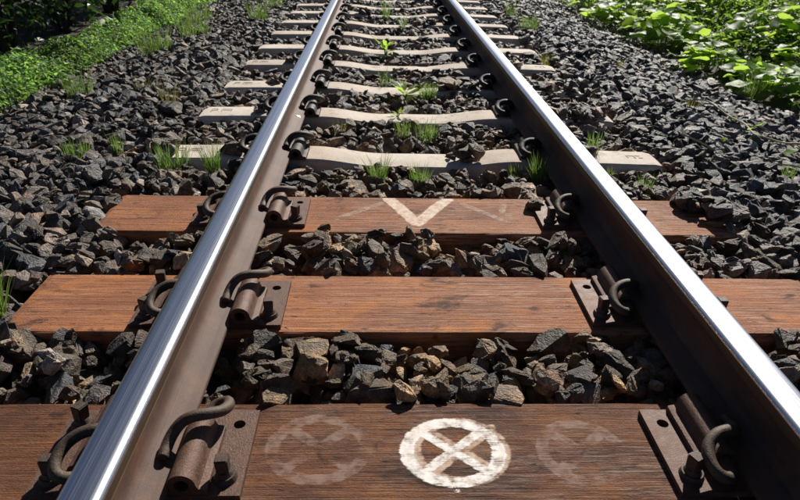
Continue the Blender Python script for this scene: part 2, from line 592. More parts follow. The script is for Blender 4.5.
def shoulder_mesh(name):
    """rolled iron housing with a tunnel for the clip leg, and a lower ledge towards the track side"""
    cx, cz, ro, ri = .0855, .033, .0245, .0125
    out = [(.0645, .011), (.0645, .030)]
    for k in range(0, 11):
        a = math.pi*(1-k/10.0)*1.0
        out.append((cx+ro*math.cos(a), cz+ro*math.sin(a)*1.0))
    out[1] = (.0640, cz-.004)
    out += [(.1115, .030), (.1135, .026), (.122, .0245), (.1265, .0225), (.1275, .011)]
    n = len(out)
    hole = [(cx+ri*math.cos(2*math.pi*k/16), cz+ri*math.sin(2*math.pi*k/16)) for k in range(16)]
    bm = bmesh.new()
    rings = []
    for y in (-.1045, .05):
        o = [bm.verts.new((x, y, z)) for x, z in out]
        h = [bm.verts.new((x, y, z)) for x, z in hole]
        rings.append((o, h))
    for k in range(n-1):
        f = bm.faces.new((rings[0][0][k], rings[1][0][k], rings[1][0][k+1], rings[0][0][k+1])); f.smooth = True
    for k in range(16):
        k2 = (k+1) % 16
        bm.faces.new((rings[0][1][k2], rings[1][1][k2], rings[1][1][k], rings[0][1][k]))
    for s in (0, 1):
        o, h = rings[s]
        es = []
        for k in range(n):
            e = bm.edges.get((o[k], o[(k+1) % n])) or bm.edges.new((o[k], o[(k+1) % n]))
            es.append(e)
        for k in range(16): es.append(bm.edges.get((h[k], h[(k+1) % 16])))
        bmesh.ops.triangle_fill(bm, use_beauty=True, edges=es)
    bmesh.ops.recalc_face_normals(bm, faces=bm.faces)
    me = bpy.data.meshes.new(name)
    bm.to_mesh(me); bm.free()
    me.set_sharp_from_angle(angle=R(42))
    return me

def bolt_mesh(name):
    """square-headed coach screw with a round flange"""
    bm = bmesh.new()
    bmesh.ops.create_cone(bm, cap_ends=True, segments=20, radius1=.0225, radius2=.019, depth=.010, matrix=Matrix.Translation((0, 0, .005)))
    bmesh.ops.create_cone(bm, cap_ends=True, segments=20, radius1=.0165, radius2=.0125, depth=.008, matrix=Matrix.Translation((0, 0, .0135)))
    r = bmesh.ops.create_cube(bm, size=1, matrix=Matrix.Translation((0, 0, .032)))
    for v in r['verts']:
        s = .0235 if v.co.z > .032 else .021
        v.co = Vector((v.co.x*s, v.co.y*s, .032+(v.co.z-.032)*.032))
    es = list({e for v in r['verts'] for e in v.link_edges})
    bmesh.ops.bevel(bm, geom=es, offset=.0018, segments=2, affect='EDGES')
    me = bpy.data.meshes.new(name)
    bm.to_mesh(me); bm.free()
    return me

def plate_mesh(name):
    """rolled tie plate with a hole at each corner and ribs each side of the rail foot"""
    hx, hy, t, rr = .182, .106, .0125, .0115
    bm = bmesh.new()
    # plan grid with round holes filled by triangulation
    out = [(-hx, -hy), (hx, -hy), (hx, hy), (-hx, hy)]
    holes = [(sx*.149, sy*.066) for sx in (-1, 1) for sy in (-1, 1)]
    tops = []
    for z in (0.0005, t):
        ov = [bm.verts.new((x, y, z)) for x, y in out]
        hv = [[bm.verts.new((cx+rr*math.cos(2*math.pi*k/18), cy+rr*math.sin(2*math.pi*k/18), z)) for k in range(18)] for cx, cy in holes]
        tops.append((ov, hv))
    ov, hv = tops[1]
    es = [bm.edges.new((ov[k], ov[(k+1) % 4])) for k in range(4)]
    for h in hv: es += [bm.edges.new((h[k], h[(k+1) % 18])) for k in range(18)]
    bmesh.ops.triangle_fill(bm, use_beauty=True, edges=es)
    for k in range(4):
        bm.faces.new((tops[0][0][k], tops[0][0][(k+1) % 4], ov[(k+1) % 4], ov[k]))
    for a, b in zip(tops[0][1], hv):
        for k in range(18): bm.faces.new((a[k], b[k], b[(k+1) % 18], a[(k+1) % 18]))
        bm.faces.new(a)
    bmesh.ops.recalc_face_normals(bm, faces=bm.faces)
    # seat under the rail, so that the foot rests on it
    box_bm(bm, -.0634, .0634, -hy+.002, hy-.002, t-.002, RB-.0003, .0005, 1)
    me = bpy.data.meshes.new(name)
    bm.to_mesh(me); bm.free()
    return me

ME_CLIP = clip_mesh('spring_clip'); ME_CLIP.materials.append(M_clip)
ME_CLIPD = clip_mesh('spring_clip', .92, .0140); ME_CLIPD.materials.append(M_dark)
ME_SH = shoulder_mesh('clip_shoulder'); ME_SH.materials.append(M_plate)
ME_SHD = ME_SH.copy(); ME_SHD.materials.clear(); ME_SHD.materials.append(M_dark)
ME_BOLT = bolt_mesh('bolt'); ME_BOLT.materials.append(M_bolt)
ME_PLATE = plate_mesh('base_plate'); ME_PLATE.materials.append(M_plate)

def child(name, me, parent, loc=(0, 0, 0), rz=0.0, rx=0, ry=0):
    o = bpy.data.objects.new(name, me)
    C.objects.link(o)
    o.parent = parent
    o.location = loc
    o.rotation_euler = (rx, ry, rz)
    return o

def fasten_timber(root, sx, yc, bolts):
    yc -= .004
    p = child('base_plate', ME_PLATE, root, (sx*RC, yc, 0))
    for s in (0, math.pi):
        child('clip_shoulder', ME_SH, p, (0, 0, .0008), s)
        child('spring_clip', ME_CLIP, p, (0, random.uniform(-.006, .006), 0), s + random.uniform(-.02, .02))
    for bx, by in bolts:
        child('bolt', ME_BOLT, p, (bx*.149, by*.066, .0125), random.uniform(-.5, .5), random.uniform(-.05, .05), random.uniform(-.05, .05))

# ------------------------------------------------------------------ timber sleepers
def timber(y0, y1, label, seed, mat, x0=-1.05, x1=1.052):
    yc = (y0+y1)/2
    root = empty('timber_sleeper', (0, yc, 0))
    tag(root, label, 'sleeper', 'brown timber sleepers')
    hw = (y1-y0)/2
    nx, ny = 120, 16
    r = random.Random(seed)
    # beam with a slightly worn, checked top: grid top and a skirt of sides
    xs = np.linspace(x0, x1, nx+1)
    yy = np.concatenate([[-hw, -hw+.004], np.linspace(-hw+.012, hw-.012, ny-3), [hw-.004, hw]])
    ny = len(yy)-1
    X, Y = np.meshgrid(xs, yy, indexing='ij')
    Z = -.0006*value_noise(X*6+seed*3, Y*60+seed, seed)
    edge = np.minimum(np.minimum(Y+hw, hw-Y), np.minimum(X-x0, x1-X)*.6)
    chip = value_noise(X*14+seed, Y*3+seed*7, seed+5)
    Z -= np.clip(.0045-edge, 0, .0045)*(.55+1.3*chip**2)
    dj = .0035*(value_noise(X*9, np.sign(Y)*3.3+seed, seed+2)-.5)*(np.abs(np.abs(Y)-hw) < 1e-4)
    Y2 = Y + dj
    V = [(float(X[i, j]), float(Y2[i, j]), float(Z[i, j])) for i in range(nx+1) for j in range(ny+1)]
    F = [(i*(ny+1)+j, (i+1)*(ny+1)+j, (i+1)*(ny+1)+j+1, i*(ny+1)+j+1) for i in range(nx) for j in range(ny)]
    ring = [i*(ny+1) for i in range(nx+1)] + [nx*(ny+1)+j for j in range(1, ny+1)] + [i*(ny+1)+ny for i in range(nx-1, -1, -1)] + [j for j in range(ny-1, 0, -1)]
    b0 = len(V)
    for k in ring: V.append((V[k][0], V[k][1], -.15))
    m = len(ring)
    for k in range(m):
        F.append((ring[k], b0+k, b0+(k+1) % m, ring[(k+1) % m]))
    me = bpy.data.meshes.new('timber_beam')
    me.from_pydata(V, [], F)
    bm = bmesh.new(); bm.from_mesh(me); bmesh.ops.recalc_face_normals(bm, faces=bm.faces); bm.to_mesh(me); bm.free()
    link('timber_beam', me, root, [mat])
    return root

T = [timber(*TIM[0], 'nearest brown timber sleeper, marked with a white painted crossed circle', 11, M_TIM[0]),
     timber(*TIM[1], 'plain reddish-brown timber sleeper without painted marks, between the two marked ones', 23, M_TIM[1]),
     timber(*TIM[2], 'farthest brown timber sleeper, marked with a pale painted V', 37, M_TIM[2])]
fasten_timber(T[0], -1, 0, [(1, -1), (-1, -1), (-1, 1)])
fasten_timber(T[0], 1, 0, [(-1, -1), (1, -1), (1, 1)])
fasten_timber(T[1], -1, -.014, [(1, -1), (-1, -1), (-1, 1)])
fasten_timber(T[1], 1, 0, [(-1, -1), (1, -1), (1, 1)])
fasten_timber(T[2], -1, 0, [(1, -1), (-1, -1), (-1, 1)])
fasten_timber(T[2], 1, 0, [(-1, -1), (1, -1), (1, 1)])

# painted marks: thin sheets of paint lying on the timber
def paint(root, mat, fn, bounds, z=.0013, step=.0022):
    x0, x1, y0, y1 = bounds
    xs = np.arange(x0, x1, step); ys = np.arange(y0, y1, step)
    X, Y = np.meshgrid(xs, ys, indexing='ij')
    cov = fn(X, Y)
    wob = .35*(value_noise(X*70, Y*110, 3)-.5)+.25*(value_noise(X*25, Y*25, 9)-.5)
    cov = cov + wob*.6
    if mat is M_faint: cov = cov - np.clip(1.2*(value_noise(X*13+40, Y*19, 21)-.45), 0, .5)
    keep = cov > -.15
    kc = keep[:-1, :-1] & keep[1:, :-1] & keep[:-1, 1:] & keep[1:, 1:]
    idx = -np.ones(X.shape, int)
    used = np.zeros(X.shape, bool)
    used[:-1, :-1] |= kc; used[1:, :-1] |= kc; used[:-1, 1:] |= kc; used[1:, 1:] |= kc
    idx[used] = np.arange(used.sum())
    V = np.stack([X[used], Y[used], np.full(used.sum(), z)], 1)
    i, j = np.nonzero(kc)
    F = np.stack([idx[i, j], idx[i+1, j], idx[i+1, j+1], idx[i, j+1]], 1)
    me = mesh_np('painted_mark', V, F)
    a = me.attributes.new('cover', 'FLOAT', 'POINT')
    a.data.foreach_set('value', cov[used].astype(np.float32))
    return link('painted_mark', me, root, [mat])

def seg_d(X, Y, a, b):
    ax, ay = a; bx, by = b
    dx, dy = bx-ax, by-ay
    t = np.clip(((X-ax)*dx+(Y-ay)*dy)/(dx*dx+dy*dy), 0, 1)
    return np.hypot(X-ax-t*dx, Y-ay-t*dy)

def crossed(cx, cy, rx, ry, ring_w, bar_w, off=(0, 0), only=None):
    def fn(X, Y):
        u, v = (X-cx)/rx, (Y-cy)/ry
        r = np.hypot(u, v)
        d = np.abs(r-1)*(rx+ry)/2
        c1 = 1-d/ring_w
        q = .70
        c2 = 1-seg_d(X, Y, (cx-q*rx, cy+q*ry), (cx+q*rx, cy-q*ry))/bar_w
        c3 = 1-seg_d(X, Y, (cx-q*rx+off[0], cy-q*ry+off[1]), (cx+q*rx+off[0], cy+q*ry+off[1]))/bar_w
        c = np.maximum(np.maximum(c1, c2), c3)
        return np.clip(c, -1, .5)*1.8
    return fn
pm = paint(T[0], M_pink, crossed(.004, .004, .085, .076, .022, .020, (.010, .005)), (-.13, .13, -.125, .125), .0003)
pm['label'] = 'orange-brown edge of an older coat under the white mark'
pm = paint(T[0], M_white, crossed(-.007, .002, .087, .076, .021, .016), (-.13, .13, -.125, .125), .0005)
pm['label'] = 'bold white painted circle with a cross inside'
# drip at the foot of the circle
pm = paint(T[0], M_white, lambda X, Y: (1-np.hypot((X+.008)/.013, (Y+.092)/.010))*1.2, (-.05, .04, -.12, -.06), .0005)
pm['label'] = 'small white drip below the painted circle'
pm = paint(T[0], M_faint, crossed(-.26, .012, .088, .078, .022, .020), (-.38, -.14, -.11, .125), .0004)
pm['label'] = 'worn ghost of a crossed circle left of the white one'
pm = paint(T[0], M_faint, crossed(.24, -.0, .076, .074, .020, .021), (.13, .35, -.11, .11), .0004)
pm['label'] = 'worn ghost of a crossed circle right of the white one'
yc3 = sum(TIM[2])/2
def vee(X, Y):
    a = 1-seg_d(X, Y, (-.112, 2.095-yc3), (-.022, 1.893-yc3))/.036
    b = 1-seg_d(X, Y, (-.022, 1.893-yc3), (.094, 2.09-yc3))/.036
    return np.clip(np.maximum(a, b), -1, .5)*1.8
pm = paint(T[2], M_vee, vee, (-.16, .14, -.115, .137), .0004); pm['label'] = 'pale painted V'
pm = paint(T[2], M_stroke, lambda X, Y: np.clip(1-seg_d(X, Y, (-.285, 1.925-yc3), (-.14, 2.05-yc3))/.019, -1, .5)*1.6, (-.32, -.1, -.12, .12), .0004)
pm['label'] = 'faded stroke left of the V'
pm = paint(T[2], M_stroke, lambda X, Y: np.clip(1-seg_d(X, Y, (.145, 2.055-yc3), (.265, 1.922-yc3))/.019, -1, .5)*1.6, (.11, .3, -.12, .12), .0004)
pm['label'] = 'faded stroke right of the V'
pm = paint(T[2], M_stroke, lambda X, Y: np.clip(1-seg_d(X, Y, (.275, 1.995-yc3), (.29, 2.045-yc3))/.019, -1, .5)*1.6, (.24, .33, -.02, .12), .0004)
pm['label'] = 'short faded dab of paint'

# ------------------------------------------------------------------ concrete sleepers
def conc_top(x):
    a = np.abs(x)
    def sm(e0, e1, v):
        t = np.clip((v-e0)/(e1-e0), 0, 1); return t*t*(3-2*t)
    return .010 - .028*(1-sm(.14, .42, a)) - .004*sm(.72, 1.02, a)
def concrete_mesh():
    xs = np.linspace(-1.025, 1.025, 70)
    prof = []                       # (fraction across, drop)
    V, F = [], []
    wt, wb, ch = CW/2, .115, .012
    for x in xs:
        zt = float(conc_top(x))
        e = 1.025-abs(x)
        k = 1 - .02*max(0, 1-e/.05)
        for (y, z) in ((-wb, -.17), (-wt-.004, zt-ch), (-wt+.006, zt-.002), (-wt+.03, zt), (0, zt+.001), (wt-.03, zt), (wt-.006, zt-.002), (wt+.004, zt-ch), (wb, -.17)):
            V.append((x, y*k, z - (.006 if e < .001 and z > -.1 else 0)))
    n = 9
    for i in range(len(xs)-1):
        for k in range(n-1):
            F.append((i*n+k, (i+1)*n+k, (i+1)*n+k+1, i*n+k+1))
    F.append(tuple(range(n))); F.append(tuple((len(xs)-1)*n+k for k in range(n-1, -1, -1)))
    me = bpy.data.meshes.new('concrete_beam')
    me.from_pydata(V, [], F)
    bm = bmesh.new(); bm.from_mesh(me); bmesh.ops.recalc_face_normals(bm, faces=bm.faces); bm.to_mesh(me); bm.free()
    for p in me.polygons: p.use_smooth = len(p.vertices) == 4
    me.set_sharp_from_angle(angle=R(35))
    me.materials.append(M_conc)
    return me
ME_CONC = concrete_mesh()
bm = bmesh.new(); box_bm(bm, -.064, .064, -.075, .075, .0112, RB-.0004, .001, 1)
ME_PAD = bpy.data.meshes.new('rail_pad'); bm.to_mesh(ME_PAD); bm.free(); ME_PAD.materials.append(M_dark)
def stamp_mesh(strokes):
    bm = bmesh.new()
    for (x0, x1, y0, y1) in strokes:
        box_bm(bm, x0, x1, y0, y1, -.004, .0022)
    me = bpy.data.meshes.new('stamped_mark'); bm.to_mesh(me); bm.free(); me.materials.append(M_stamp)
    return me
ST1 = stamp_mesh([(-.05, -.046, -.028, .03), (-.05, -.02, .026, .03), (-.05, -.024, -.002, .002), (-.024, -.02, .002, .03), (0, .05, .02, .026), (.0, .004, -.015, .02), (.046, .05, -.015, .02), (.01, .042, -.004, 0)])
ST2 = stamp_mesh([(-.03, .03, .012, .018), (-.03, -.024, -.012, .012), (0, .006, -.015, .012), (.02, .036, -.012, -.006)])
ORD = ['nearest', 'second', 'third', 'fourth', 'fifth', 'sixth', 'seventh', 'eighth', 'ninth', 'tenth', 'eleventh', 'twelfth', 'thirteenth', 'fourteenth']
for k, yb in enumerate(CONC):
    root = empty('concrete_sleeper', (0, yb-CW/2, 0))
    lab = 'pale concrete sleeper, %s one beyond the brown timber sleepers' % ORD[k]
    tag(root, lab, 'sleeper', 'pale concrete sleepers')
    root.rotation_euler = (0, 0, random.uniform(-.006, .006))
    child('concrete_beam', ME_CONC, root)
    for sx in (-1, 1):
        pad = child('rail_pad', ME_PAD, root, (sx*RC, 0, 0))
        for s in (0, math.pi):
            child('clip_shoulder', ME_SHD, root, (sx*RC, 0, .0), s)
            child('spring_clip', ME_CLIPD, root, (sx*RC, random.uniform(-.006, .006), .0), s + random.uniform(-.03, .03))
    if k < 4:
        for sx, st in ((-1, ST1), (1, ST2)):
            xx = sx*.93
            child('stamped_mark', st, root, (xx, 0, float(conc_top(xx))), 0, 0, sx*.012)

# ------------------------------------------------------------------ ballast stones
def stone_proto(seed, hi):
    r = random.Random(seed)
    bm = bmesh.new()
    n = r.randint(11, 17)
    for _ in range(n):
        v = Vector((r.gauss(0, 1), r.gauss(0, 1), r.gauss(0, 1))).normalized()
        p = r.uniform(2.5, 6)
        s = (abs(v.x)**p+abs(v.y)**p+abs(v.z)**p)**(1/p)
        v = v/s*r.uniform(.82, 1.03)
        bm.verts.new(v)
    h = bmesh.ops.convex_hull(bm, input=bm.verts)
    bmesh.ops.delete(bm, geom=[g for g in h['geom_interior'] if isinstance(g, bmesh.types.BMVert)], context='VERTS')
    bmesh.ops.dissolve_limit(bm, angle_limit=R(9), verts=bm.verts, edges=bm.edges)
    if hi:
        bmesh.ops.bevel(bm, geom=list(bm.edges), offset=.07, segments=1, affect='EDGES')
        bmesh.ops.triangulate(bm, faces=bm.faces)
        big = [e for e in bm.edges if e.calc_length() > .55]
        bmesh.ops.subdivide_edges(bm, edges=big, cuts=1)
        bmesh.ops.triangulate(bm, faces=bm.faces)
        bm.normal_update()
        for v in bm.verts:
            v.co += v.normal*r.uniform(-.085, .06)
    else:
        bmesh.ops.triangulate(bm, faces=bm.faces)
    bmesh.ops.recalc_face_normals(bm, faces=bm.faces)
    V = np.array([v.co[:] for v in bm.verts])
    bm.verts.index_update()
    F = np.array([[v.index for v in f.verts] for f in bm.faces])
    bm.free()
    return V/np.abs(V).max(axis=0), F
NP = 22
PR_HI = [stone_proto(100+k, True) for k in range(NP)]
PR_LO = [stone_proto(100+k, False) for k in range(NP)]

CELL = .012
GX0, GX1, GY0, GY1 = -2.95, 2.95, .30, 11.2
gx = np.arange(GX0, GX1, CELL); gy = np.arange(GY0, GY1, CELL)
GXX, GYY = np.meshgrid(gx, gy, indexing='ij')
base = ground_level(GXX)
T_tgt = base - .008 + .030*(value_noise(GXX*2.3, GYY*2.3, 5)-.5) + .02*(value_noise(GXX*7, GYY*7, 6)-.5)
inn = np.abs(GXX) < 1.04
T_tgt = np.where(inn & (GYY < 2.2), T_tgt+.024, T_tgt)
T_tgt = np.where(inn & (GYY >= 2.2), T_tgt-.004, T_tgt)
T_tgt = np.where(~inn & (np.abs(GXX) < 1.5), T_tgt+.022, T_tgt)
T_tgt = np.where(GYY < .80, T_tgt-.045, T_tgt)
H = base-.125
onS = np.zeros(H.shape, np.int8)
for a, b in TIM:
    mk = (GYY > a) & (GYY < b) & (np.abs(GXX) < 1.05)
    H[mk] = 0; onS[mk] = 1
for yb in CONC:
    mk = (GYY > yb-CW) & (GYY < yb) & (np.abs(GXX) < 1.025)
    H[mk] = conc_top(GXX[mk]); onS[mk] = 2
# places where stones have spilled onto sleepers
SPILL = [(.99, 2.04, .09), (1.02, 1.93, .07), (.40, 3.74, .17), (.22, 2.58, .075), (.27, 6.15, .1), (-1.02, 2.55, .05), (.9, 3.75, .14),
         (.86, 3.17, .12), (.70, 4.35, .08), (-.72, 3.74, .06), (-.70, 2.56, .07), (-.70, 3.17, .06), (-.69, 4.35, .06), (.70, 2.56, .05), (-.30, 6.76, .06), (.35, 7.95, .08)]
def spill(x, y):
    return any((x-a)**2+(y-b)**2 < r*r for a, b, r in SPILL)
def rotmat(yaw, nrm, roll):
    z = np.array(nrm)/np.linalg.norm(nrm)
    x = np.array([math.cos(yaw), math.sin(yaw), 0.0]); x -= z*(x@z); x /= np.linalg.norm(x)
    y = np.cross(z, x)
    return np.stack([x, y, z], 1)
stones = []
NXC, NYC = H.shape
def drop(x, y, a, b, c, force=False, limit=None):
    i, j = int((x-GX0)/CELL), int((y-GY0)/CELL)
    rr = max(2, int(b*1.02/CELL))
    if i-rr < 0 or j-rr < 0 or i+rr+1 >= NXC or j+rr+1 >= NYC: return False
    sl = (slice(i-rr, i+rr+1), slice(j-rr, j+rr+1))
    os_ = onS[sl]
    onf = (os_ > 0).mean()
    ok = force
    tt = T_tgt[i, j]
    if not force:
        if onf > .22:
            if spill(x, y): tt = max(tt, 0)+.045
            elif onf < .5 and os_.max() == 2 and random.random() < .05: tt += .002
            elif onf < .36 and random.random() < .4: pass
            else: return False
        dr = abs(abs(x)-RC)
        if dr < .064+b*.9:
            tt = min(tt, -.004)
        if dr < .14 and onf > .1: return False
    P = H[sl]
    m = P.mean(); mx = np.partition(P.ravel(), -6)[-6]
    lo = .62*m+.38*mx
    zc = lo + c*.42
    if not force and zc + c*.8 > tt + .012: return False
    gxs, gys = (P[-1].mean()-P[0].mean())/(2*rr*CELL), (P[:, -1].mean()-P[:, 0].mean())/(2*rr*CELL)
    gxs, gys = np.clip(gxs*.7, -.6, .6)+random.gauss(0, .24), np.clip(gys*.7, -.6, .6)+random.gauss(0, .24)
    yaw = random.uniform(0, 2*math.pi)
    Rm = rotmat(yaw, (-gxs, -gys, 1), 0)
    Rs = Rm*np.array([a, b, c])
    # raise the height map by the tilted ellipsoid top
    X = GXX[sl]-x; Y = GYY[sl]-y
    ca, sa = math.cos(yaw), math.sin(yaw)
    u, v = (X*ca+Y*sa)/a, (-X*sa+Y*ca)/b
    q = 1-(u*u+v*v)**1.5
    top = np.where(q > 0, zc+c*.88*np.sqrt(np.maximum(q, 0))+gxs*X+gys*Y, -9)
    H[sl] = np.maximum(P, top)
    stones.append((x, y, zc, Rs, a, c, i, j, zc+c*.88))
    return True
# a handful of stones that the photograph shows on the sleepers and close by
for (x, y, a, b, c) in [(.395, 2.035, .042, .034, .030), (-.635, 2.11, .03, .025, .02), (-.69, 1.83, .03, .022, .02), (-.665, 1.60, .035, .028, .022), (.52, 1.22, .05, .04, .035), (.49, 1.24, .038, .03, .026)]:
    drop(x, y, a, b, c, True)
NCAND = 90000
for k in range(NCAND):
    if len(stones) > 60000: break
    y = GY0+.1 + (GY1-GY0-.2)*(random.random()**1.12)
    x = random.uniform(-2.8, 2.8)
    if abs(x) > 2.62 and random.random() < .6: continue
    big = k < NCAND*.66
    a = random.uniform(.030, .055) if big else random.uniform(.017, .036)
    if random.random() < .08: a *= 1.32
    if abs(x) < 1.05: a *= .88
    b = a*random.uniform(.58, .92)
    c = b*random.uniform(.5, .92)
    drop(x, y, a, b, c)

pos = np.array([s[:3] for s in stones])
n_st = len(stones)
tl = np.exp(rng.normal(math.log(.088), .58, n_st)); tl = np.clip(tl, .03, .28)
warm = np.clip(1.0-np.abs(pos[:, 0])/1.5, 0, 1)*np.clip(1.25-pos[:, 1]/5.0, .15, 1)
wv_ = np.clip(rng.normal(.38, .35, n_st)-.25*(pos[:, 0] > 1.1)+1.3*warm, 0, 1.8)
pale = rng.random(n_st) < .05+.09*warm
tl[pale] = np.clip(tl[pale]*1.9, 0, .32)
tint = np.stack([tl*(1+.36*wv_), tl*(1+.07*wv_), tl*(1.05-.26*wv_)], 1)
cool = (rng.random(n_st) < .06) & (tl < .11)
tint[cool] = tint[cool].mean(axis=1, keepdims=True)*np.array([.9, .98, 1.12])

# which ones show largest in the picture
Cm = np.array([CAM_X, 0, CAM_Z])
rvn, uvn, fwn = np.array(rv), np.array(uv), np.array(fw)
d = pos-Cm
wz = d@fwn
px = 400+640*(d@rvn)/wz; py = 250-640*(d@uvn)/wz
siz = np.array([s[4] for s in stones])*640/wz
vis = np.array([s[8] >= H[s[6], s[7]]-.006 for s in stones])
inside = (px > -5) & (px < 805) & (py > -5) & (py < 505)
score = np.where(vis & inside, siz, 0)
order = np.argsort(-score)
solo = set(order[:300].tolist())
near = set(np.nonzero((wz < 3.6))[0].tolist())

Vs, Fs, Cs, off = [], [], [], 0
for k, s in enumerate(stones):
    if k in solo:
        V, F = PR_HI[k % NP]
        Vw = V@s[3].T
        me = mesh_np('stone', Vw, F, tint[k])
        me.materials.append(M_stone)
        o = bpy.data.objects.new('stone', me)
        C.objects.link(o)
        o.parent = bed
        o.location = s[:3]
        continue
    V, F = (PR_HI if k in near else PR_LO)[k % NP]
    Vs.append(V@s[3].T + pos[k]); Fs.append(F+off); Cs.append(np.repeat(tint[k][None], len(V), 0)); off += len(V)
me = mesh_np('loose_stones', np.concatenate(Vs), np.concatenate(Fs), np.concatenate(Cs))
o = link('loose_stones', me, bed, [M_stone])
tag(o, kind='stuff')
print('STONES', n_st, 'tris', sum(len(f) for f in Fs))

# ------------------------------------------------------------------ plants
def surf(x, y):
    i, j = int((x-GX0)/CELL), int((y-GY0)/CELL)
    if 0 <= i < NXC and 0 <= j < NYC:
        return float(H[max(0, i-2):i+3, max(0, j-2):j+3].mean())
    return -.22

def blades(n, rad, h, wdt, lean=.35, seed=0, bend=.5):
    r = random.Random(seed)
    V, F = [], []
    for _ in range(n):
        a = r.uniform(0, 6.28); d = rad*math.sqrt(r.random())
        bx, by = d*math.cos(a), d*math.sin(a)
        hh = h*r.uniform(.45, 1.05)
        la = a + r.gauss(0, .8)
        ln = hh*abs(r.gauss(0, lean))+hh*.08
        w = wdt*r.uniform(.6, 1.2)
        fa = r.uniform(0, 6.28)
        wx, wy = math.cos(fa)*w/2, math.sin(fa)*w/2
        k0 = len(V)
        for t, ws in ((0, .8), (.35, 1), (.72, .7)):
            ox, oy = math.cos(la)*ln*t**(1+bend), math.sin(la)*ln*t**(1+bend)
            z = hh*(t-.12*t*t*ln/hh) - .012
            V += [(bx+ox-wx*ws, by+oy-wy*ws, z), (bx+ox+wx*ws, by+oy+wy*ws, z)]
        V.append((bx+math.cos(la)*ln, by+math.sin(la)*ln, hh*(1-.12*ln/hh)-.012))
        F += [(k0, k0+1, k0+3, k0+2), (k0+2, k0+3, k0+5, k0+4), (k0+4, k0+5, k0+6)]
    return V, F

def tuft(x, y, n, rad, h, label, seed, wdt=.0035, mat=None, lean=.35, group='grass tufts in the ballast', z=None):
    V, F = blades(int(n*1.8), rad, h*1.22, wdt*.72, lean*.62, seed)
    me = bpy.data.meshes.new('grass_tuft')
    me.from_pydata(V, [], F)
    o = link('grass_tuft', me, None, [mat or M_grass])
    o.location = (x, y, (surf(x, y) if z is None else z))
    tag(o, label, 'grass', group)
    return o

tuft(-.15, 2.33, 50, .024, .12, 'tall bright grass tuft in front of the nearest concrete sleeper, left of centre', 1)
tuft(.01, 2.31, 60, .038, .075, 'short fine grass tuft just right of the tall one before the nearest concrete sleeper', 2)
tuft(.415, 2.42, 44, .022, .10, 'dark grass tuft at the shaded foot of the right rail, left one of the pair', 3, mat=M_grass)
tuft(.47, 2.32, 60, .022, .115, 'tall dense grass tuft nearest the inner side of the right rail', 4)
tuft(-.04, 2.87, 40, .035, .075, 'thin grass tuft behind the nearest concrete sleeper, left of a wider tuft', 5)
tuft(.07, 2.84, 55, .045, .085, 'wide thin grass tuft behind the nearest concrete sleeper, right of centre', 6)
tuft(-.12, 3.88, 26, .03, .11, 'sparse upright grass between the third and fourth concrete sleepers', 9)
tuft(.13, 3.60, 110, .045, .085, 'bushy fine green tuft right of the bright broad-leaved weed', 10)
tuft(-.33, 2.92, 22, .018, .11, 'thin pale grass stalks near the left rail behind the nearest concrete sleeper', 11, mat=M_dry)
tuft(-.08, 6.5, 30, .03, .24, 'tall thin grass stalks far off in the middle of the track', 12)
tuft(.06, 5.9, 24, .03, .13, 'small far grass tuft right of the tall stalks mid-track', 13)
tuft(.77, 2.60, 30, .022, .10, 'small grass tuft just outside the right rail by the nearest concrete sleeper end', 14)
tuft(.87, 2.24, 32, .016, .10, 'small upright grass tuft right of the right rail behind a timber sleeper end', 15)
tuft(.79, 2.42, 16, .014, .05, 'tiny grass sprig outside the right rail between two small tufts', 16)
tuft(1.17, 6.70, 36, .05, .16, 'far thin grass tuft beyond the right ends of the concrete sleepers, rear one', 17)
tuft(1.18, 5.92, 85, .085, .13, 'wide low far grass tuft past the right ends of the concrete sleepers', 18)
tuft(1.58, 4.62, 18, .02, .09, 'little yellowish grass sprig on the open stones of the right shoulder', 20, mat=M_dry)
tuft(1.03, 4.6, 44, .05, .10, 'yellow-green grass tuft beside the right end of a concrete sleeper', 21, mat=M_dry)
tuft(1.65, 3.60, 40, .05, .10, 'yellowish grass tuft midway up the right shoulder', 22, mat=M_dry)
tuft(2.52, 4.5, 60, .07, .17, 'upright grass clump at the edge of the broad leaves on the right', 23)
tuft(1.47, 2.33, 34, .018, .075, 'small bright grass tuft near the right picture edge by the lower runner', 24)
tuft(-1.36, 2.49, 60, .045, .075, 'low yellow-green tuft on the left shoulder, leftmost near one', 25)
tuft(-1.22, 2.56, 24, .018, .09, 'narrow upright tuft on the left shoulder right of a low tuft', 26)
tuft(-.97, 2.45, 80, .06, .10, 'grass tuft over the left end of the nearest concrete sleeper', 27)
tuft(-.79, 2.36, 50, .026, .115, 'grass tuft between the left rail and the tuft on the sleeper end', 28)
tuft(-1.2, 3.23, 22, .05, .12, 'straggly yellowish weeds left of the second concrete sleeper', 29, mat=M_dry, lean=.5)
tuft(-1.45, 3.6, 20, .05, .11, 'straggly yellowish weeds on the left shoulder, nearer the green bank', 30, mat=M_dry, lean=.5)
tuft(-1.92, 3.85, 60, .07, .15, 'grass tuft at the front corner of the left green bank', 31)
tuft(-1.87, 5.12, 110, .12, .17, 'large dense grass clump standing out from the left bank', 32, .005)
tuft(-1.72, 5.72, 90, .12, .17, 'second large grass clump up the left shoulder', 33, .005)
tuft(-1.98, 6.9, 110, .13, .22, 'far grass clump at the edge of the left bank', 34, .005)
tuft(-1.26, 6.26, 70, .09, .17, 'far grass tuft on the left shoulder near the concrete sleeper ends', 35)
tuft(-1.25, 7.2, 60, .09, .17, 'farthest grass tuft on the left shoulder near the top of the picture', 36)
tuft(-1.072, 1.32, 80, .022, .13, 'grass tuft at the left end of the plain timber sleeper', 37)
tuft(.488, .70, 18, .014, .10, 'tiny grass sprig against the inner foot of the right rail in the near corner', 38, wdt=.0026)

